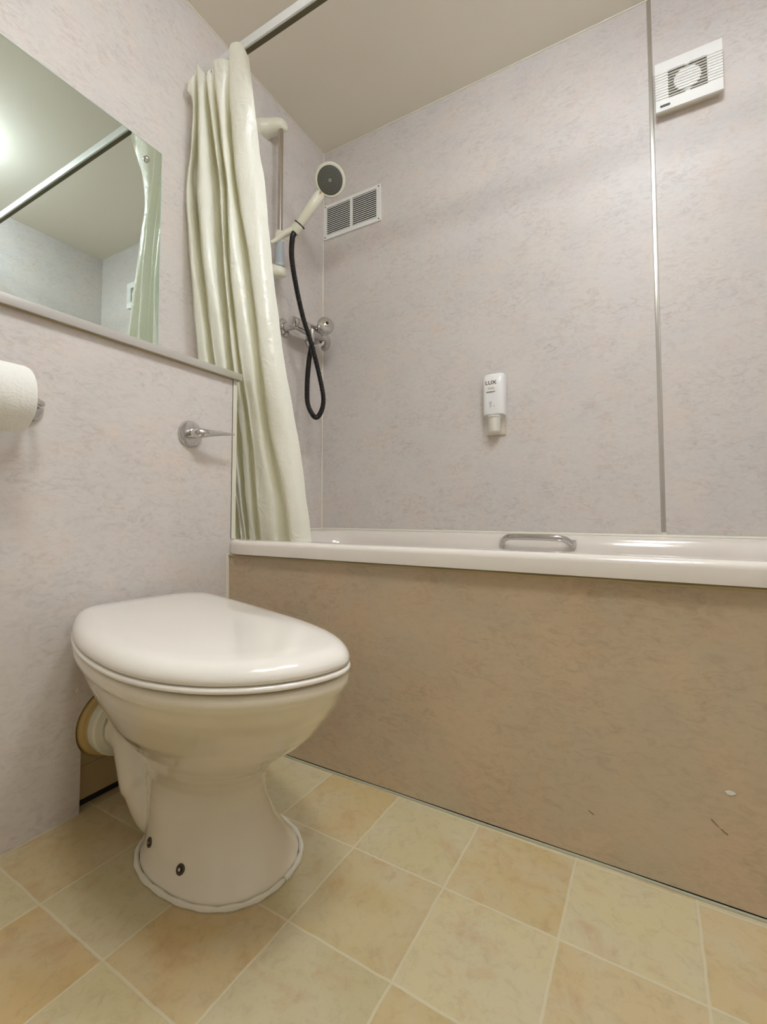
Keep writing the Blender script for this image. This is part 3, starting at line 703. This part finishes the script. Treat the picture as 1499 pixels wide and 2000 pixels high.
for k in range(ns):
    z = zz0+(zz1-zz0)*(k+.5)/ns
    for xa, xb in ((vx0+.016, vm-.006), (vm+.006, vx1-.020)):
        prism(bm, [(xa, vy, z-.0021), (xa, vy+.0012, z-.0026), (xa, vy+.0032, z+.0014), (xa, vy+.0014, z+.0019)], (xb-xa, 0, 0))
obj('louvres', bm, M['white'], vg, smooth=False)
for x in (vx0+.008, vx1-.009):
    for z in (vz0+.009, vz1-.008):
        bm = bmesh.new(); lathe(bm, (x, vy, z), (0, -1, 0), [(0, .003), (.0012, .0024), (.0013, .0005)], 12); obj('screw', bm, M['rust'], vg)

# ================================================================== EXTRACTOR FAN
fx0, fx1, fz0, fz1, fy = .0640, .2290, 1.780, 1.931, 1.575
fan = empty('extractor_fan', (.147, YB, fz0), 'white square extractor fan high on the back wall right of the joint strip', 'extractor fan')
fw, fh = fx1-fx0, fz1-fz0
ox0, ox1, oz0, oz1 = fx0+fw*.20, fx0+fw*.78, fz0+fh*.22, fz0+fh*.79
bm = bmesh.new()
fd = .007
bx(bm, fx0, fx1, fy, fy+fd, fz0, oz0); bx(bm, fx0, fx1, fy, fy+fd, oz1, fz1)
bx(bm, fx0, ox0, fy, fy+fd, oz0, oz1); bx(bm, ox1, fx1, fy, fy+fd, oz0, oz1)
obj('front_plate', bm, M['white'], fan, smooth=False)
bm = bmesh.new()
bm_ = [( .004), ]
# shallow tray behind the plate, drawn in towards the wall
R_ = []
for y, d in ((fy+fd, .001), (fy+.018, .003), (YB-.008, .007), (YB, .008)):
    R_.append([(fx0+d, y, fz0+d), (fx1-d, y, fz0+d), (fx1-d, y, fz1-d), (fx0+d, y, fz1-d)])
rings(bm, R_, cap0=False, cap1=True); tag(obj('housing', bm, mat('fan_housing', srgb(224, 214, 192), .45), fan, smooth=False), 'cream side walls of the fan housing')
obj('fan_shade_plate', box(ox0-.004, ox1+.004, fy+.0072, fy+.0085, oz0-.004, oz1+.004), M['dark'], fan, smooth=False)  # thin dark plate close behind the front, in place of a shaded chamber
bm = bmesh.new(); cxx, czz = (ox0+ox1)/2, (oz0+oz1)/2
lathe(bm, (cxx, fy+.0072, czz), (0, -1, 0), [(0, .034), (.006, .034), (.0068, .031)], 48)
for zc in (oz0+.001, oz1-.001): lathe(bm, (cxx, fy+.0072, zc), (0, -1, 0), [(0, .006), (.0075, .006), (.0078, .004)], 20)
obj('centre_disc', bm, M['white'], fan)
bm = bmesh.new(); nb = 10
for k in range(nb):
    z = oz0+(oz1-oz0)*(k+.5)/nb
    prism(bm, [(fx0, fy+.0012, z+.0022), (fx0, fy-.0008, z+.0020), (fx0, fy-.0022, z-.0012), (fx0, fy+.0008, z-.0016)], (fw, 0, 0))
obj('slats', bm, M['white'], fan, smooth=False)
bm = bmesh.new()
bz = fz0+.014; b0, b1 = fx0+.014, fx0+.034
P = [(b0+.003*math.cos(t)*1, fy-.0008, bz+.0035*math.sin(t)) for t in [PI/2+PI*k/8 for k in range(9)]]+[(b1+.003*math.cos(t), fy-.0008, bz+.0035*math.sin(t)) for t in [-PI/2+PI*k/8 for k in range(9)]]
prism(bm, P, (0, .001, 0)); bd = obj('badge', bm, mat('badge_dark', srgb(62, 62, 60), .4), fan, smooth=False)
bm = bmesh.new()
for k in range(5):
    x = b0+.002+k*.0042
    bx(bm, x, x+.0008, fy-.0012, fy-.0007, bz-.0018, bz+.0018)
    if k % 2 == 0: bx(bm, x, x+.0026, fy-.0012, fy-.0007, bz+.0010, bz+.0018)
    if k != 2: bx(bm, x, x+.0022, fy-.0012, fy-.0007, bz-.0004, bz+.0003)
obj('lettering', bm, M['jet'], bd, smooth=False)

# ================================================================== SOAP DISPENSER
sd = empty('soap_dispenser', (-.440, YB, .845), 'white wall-mounted soap bottle on the back wall above the bath', 'soap dispenser')
bm = bmesh.new(); R_ = []
def dring(z, hw, front, n=24, tilt=0.0):
    # D section: flat back near the wall, bulging front
    P = [(-.440-hw, YB-.004, z+tilt*1.0)]
    for k in range(n+1):
        t = PI-PI*k/n
        P.append((-.440+hw*(abs(math.cos(t))**.7)*(1 if math.cos(t) > 0 else -1), YB-.012-(front-.012)*abs(math.sin(t))**.42, z+tilt*abs(math.sin(t))))
    P.append((-.440+hw, YB-.004, z+tilt*1.0))
    return P
for z, hw, fr, tl in ((.9130, .0345, .040, .003), (.9150, .0372, .043, .003), (.935, .0380, .045, .0), (.985, .0383, .047, 0), (1.025, .0383, .047, 0), (1.043, .0380, .044, 0.0), (1.054, .0372, .036, .004), (1.060, .034, .026, .003), (1.063, .028, .017, .001)):
    R_.append(dring(z, hw, fr, tilt=tl))
rings(bm, R_); bot = obj('bottle', bm, mat('bottle_white', srgb(242, 240, 238), .28, coat=.2), sd, angle=40)
bm = bmesh.new(); bx(bm, -.474, -.406, YB-.006, YB, .848, 1.03, bev=.002); 
tag(obj('wall_bracket', bm, mat('bracket_beige', srgb(214, 200, 172), .3), sd), 'beige backing bracket')
bm = bmesh.new(); lathe(bm, (-.440, YB-.025, .914), (0, 0, -1), [(0, .024), (.006, .0235), (.009, .0205), (.050, .020), (.056, .018), (.057, .006)], 28)
obj('pump_cap', bm, mat('cap_white', srgb(232, 226, 212), .35), sd)
bm = bmesh.new(); R_ = [dring(z, .0355, .042) for z in (.846, .912)]
rings(bm, R_, cap0=False, cap1=False); cg = obj('clear_guard', bm, M['clear'], sd, angle=60)
# label printing on the bulging front
def front_y(x, z):
    t = math.acos(max(-1, min(1, ((x+.440)/.0383))))
    cs = abs((x+.440)/.0383)**(1/.7); s_ = math.sqrt(max(0, 1-cs*cs))
    return YB-.012-(.047-.012)*s_**.42-.0006
def text_obj(txt, size, x, z, m_, name, parent, shear=0.0, sx=1.0):
    cv = bpy.data.curves.new('t', 'FONT'); cv.body = txt; cv.size = size; cv.align_x = 'CENTER'; cv.align_y = 'CENTER'; cv.shear = shear; cv.offset = size*.012; cv.resolution_u = 3
    o = bpy.data.objects.new('t', cv); C.objects.link(o)
    me_ = bpy.data.meshes.new_from_object(o.evaluated_get(bpy.context.evaluated_depsgraph_get())); bpy.data.objects.remove(o)
    for v in me_.vertices:
        X, Z = x+v.co.x*sx, z+v.co.y; v.co = (X, front_y(X, Z), Z)
    return link(name, me_, m_, parent, smooth=False)
text_obj('LUX', .0185, -.4455, 1.026, M['ink'], 'lettering', bot, sx=1.12)
def dash(bm, x0, x1, z, h):
    n = 6
    for i in range(n):
        a, b = x0+(x1-x0)*i/n, x0+(x1-x0)*(i+1)/n
        f = [bm.verts.new((q, front_y(q, z), zz)) for q, zz in ((a, z-h), (b, z-h), (b, z+h), (a, z+h))]; bm.faces.new(f)
bm = bmesh.new()
for z, sp in ((1.0085, [(-0.4545, -0.4500), (-0.4490, -0.4445), (-0.4435, -0.4390), (-0.4380, -0.4345)]), (1.0045, [(-0.4560, -0.4515), (-0.4505, -0.4470), (-0.4460, -0.4410), (-0.4400, -0.4335)])):
    for a, b in sp: dash(bm, a, b, z, .0009)
obj('small_print', bm, M['gold'], bot, smooth=False)
bm = bmesh.new(); dash(bm, -.462, -.430, .9945, .0013); dash(bm, -.459, -.433, .9915, .0004)
obj('print_band', bm, M['inkgrey'], bot, smooth=False)
bm = bmesh.new()
for k in range(14):
    t = 2*PI*k/14; x_, z_ = -.4470+.0036*math.cos(t), .955+.0045*math.sin(t)
    dash(bm, x_-.0007, x_+.0007, z_, .0007)
for k in range(7): dash(bm, -.4480-.001*math.sin(k), -.4460-.0006*k*math.cos(k), .948-.0015*k, .0005)
dash(bm, -.4345, -.4335, .944, .003)
obj('pictogram', bm, M['inkgrey'], bot, smooth=False)

# ================================================================== CEILING LAMPS
def lamp(x, y, m_, label):
    e = empty('ceiling_lamp', (x, y, H), label, 'ceiling lamp')
    bm = bmesh.new(); lathe(bm, (x, y, H), (0, 0, -1), [(0, .150), (.018, .150), (.022, .142)], 48); obj('base_ring', bm, M['white'], e)
    bm = bmesh.new(); lathe(bm, (x, y, H-.022), (0, 0, -1), [(0, .128), (.02, .140), (.045, .138), (.065, .12), (.080, .09), (.088, .05), (.091, .005)], 48); obj('glass_dome', bm, m_, e)
    return e
lamp(*LAMP_POS, M['lamp'], 'round domed ceiling lamp over the toilet side of the bath')
lamp(*LAMP_POS2, M['lamp2'], 'round domed ceiling lamp over the open floor in front of the bath')
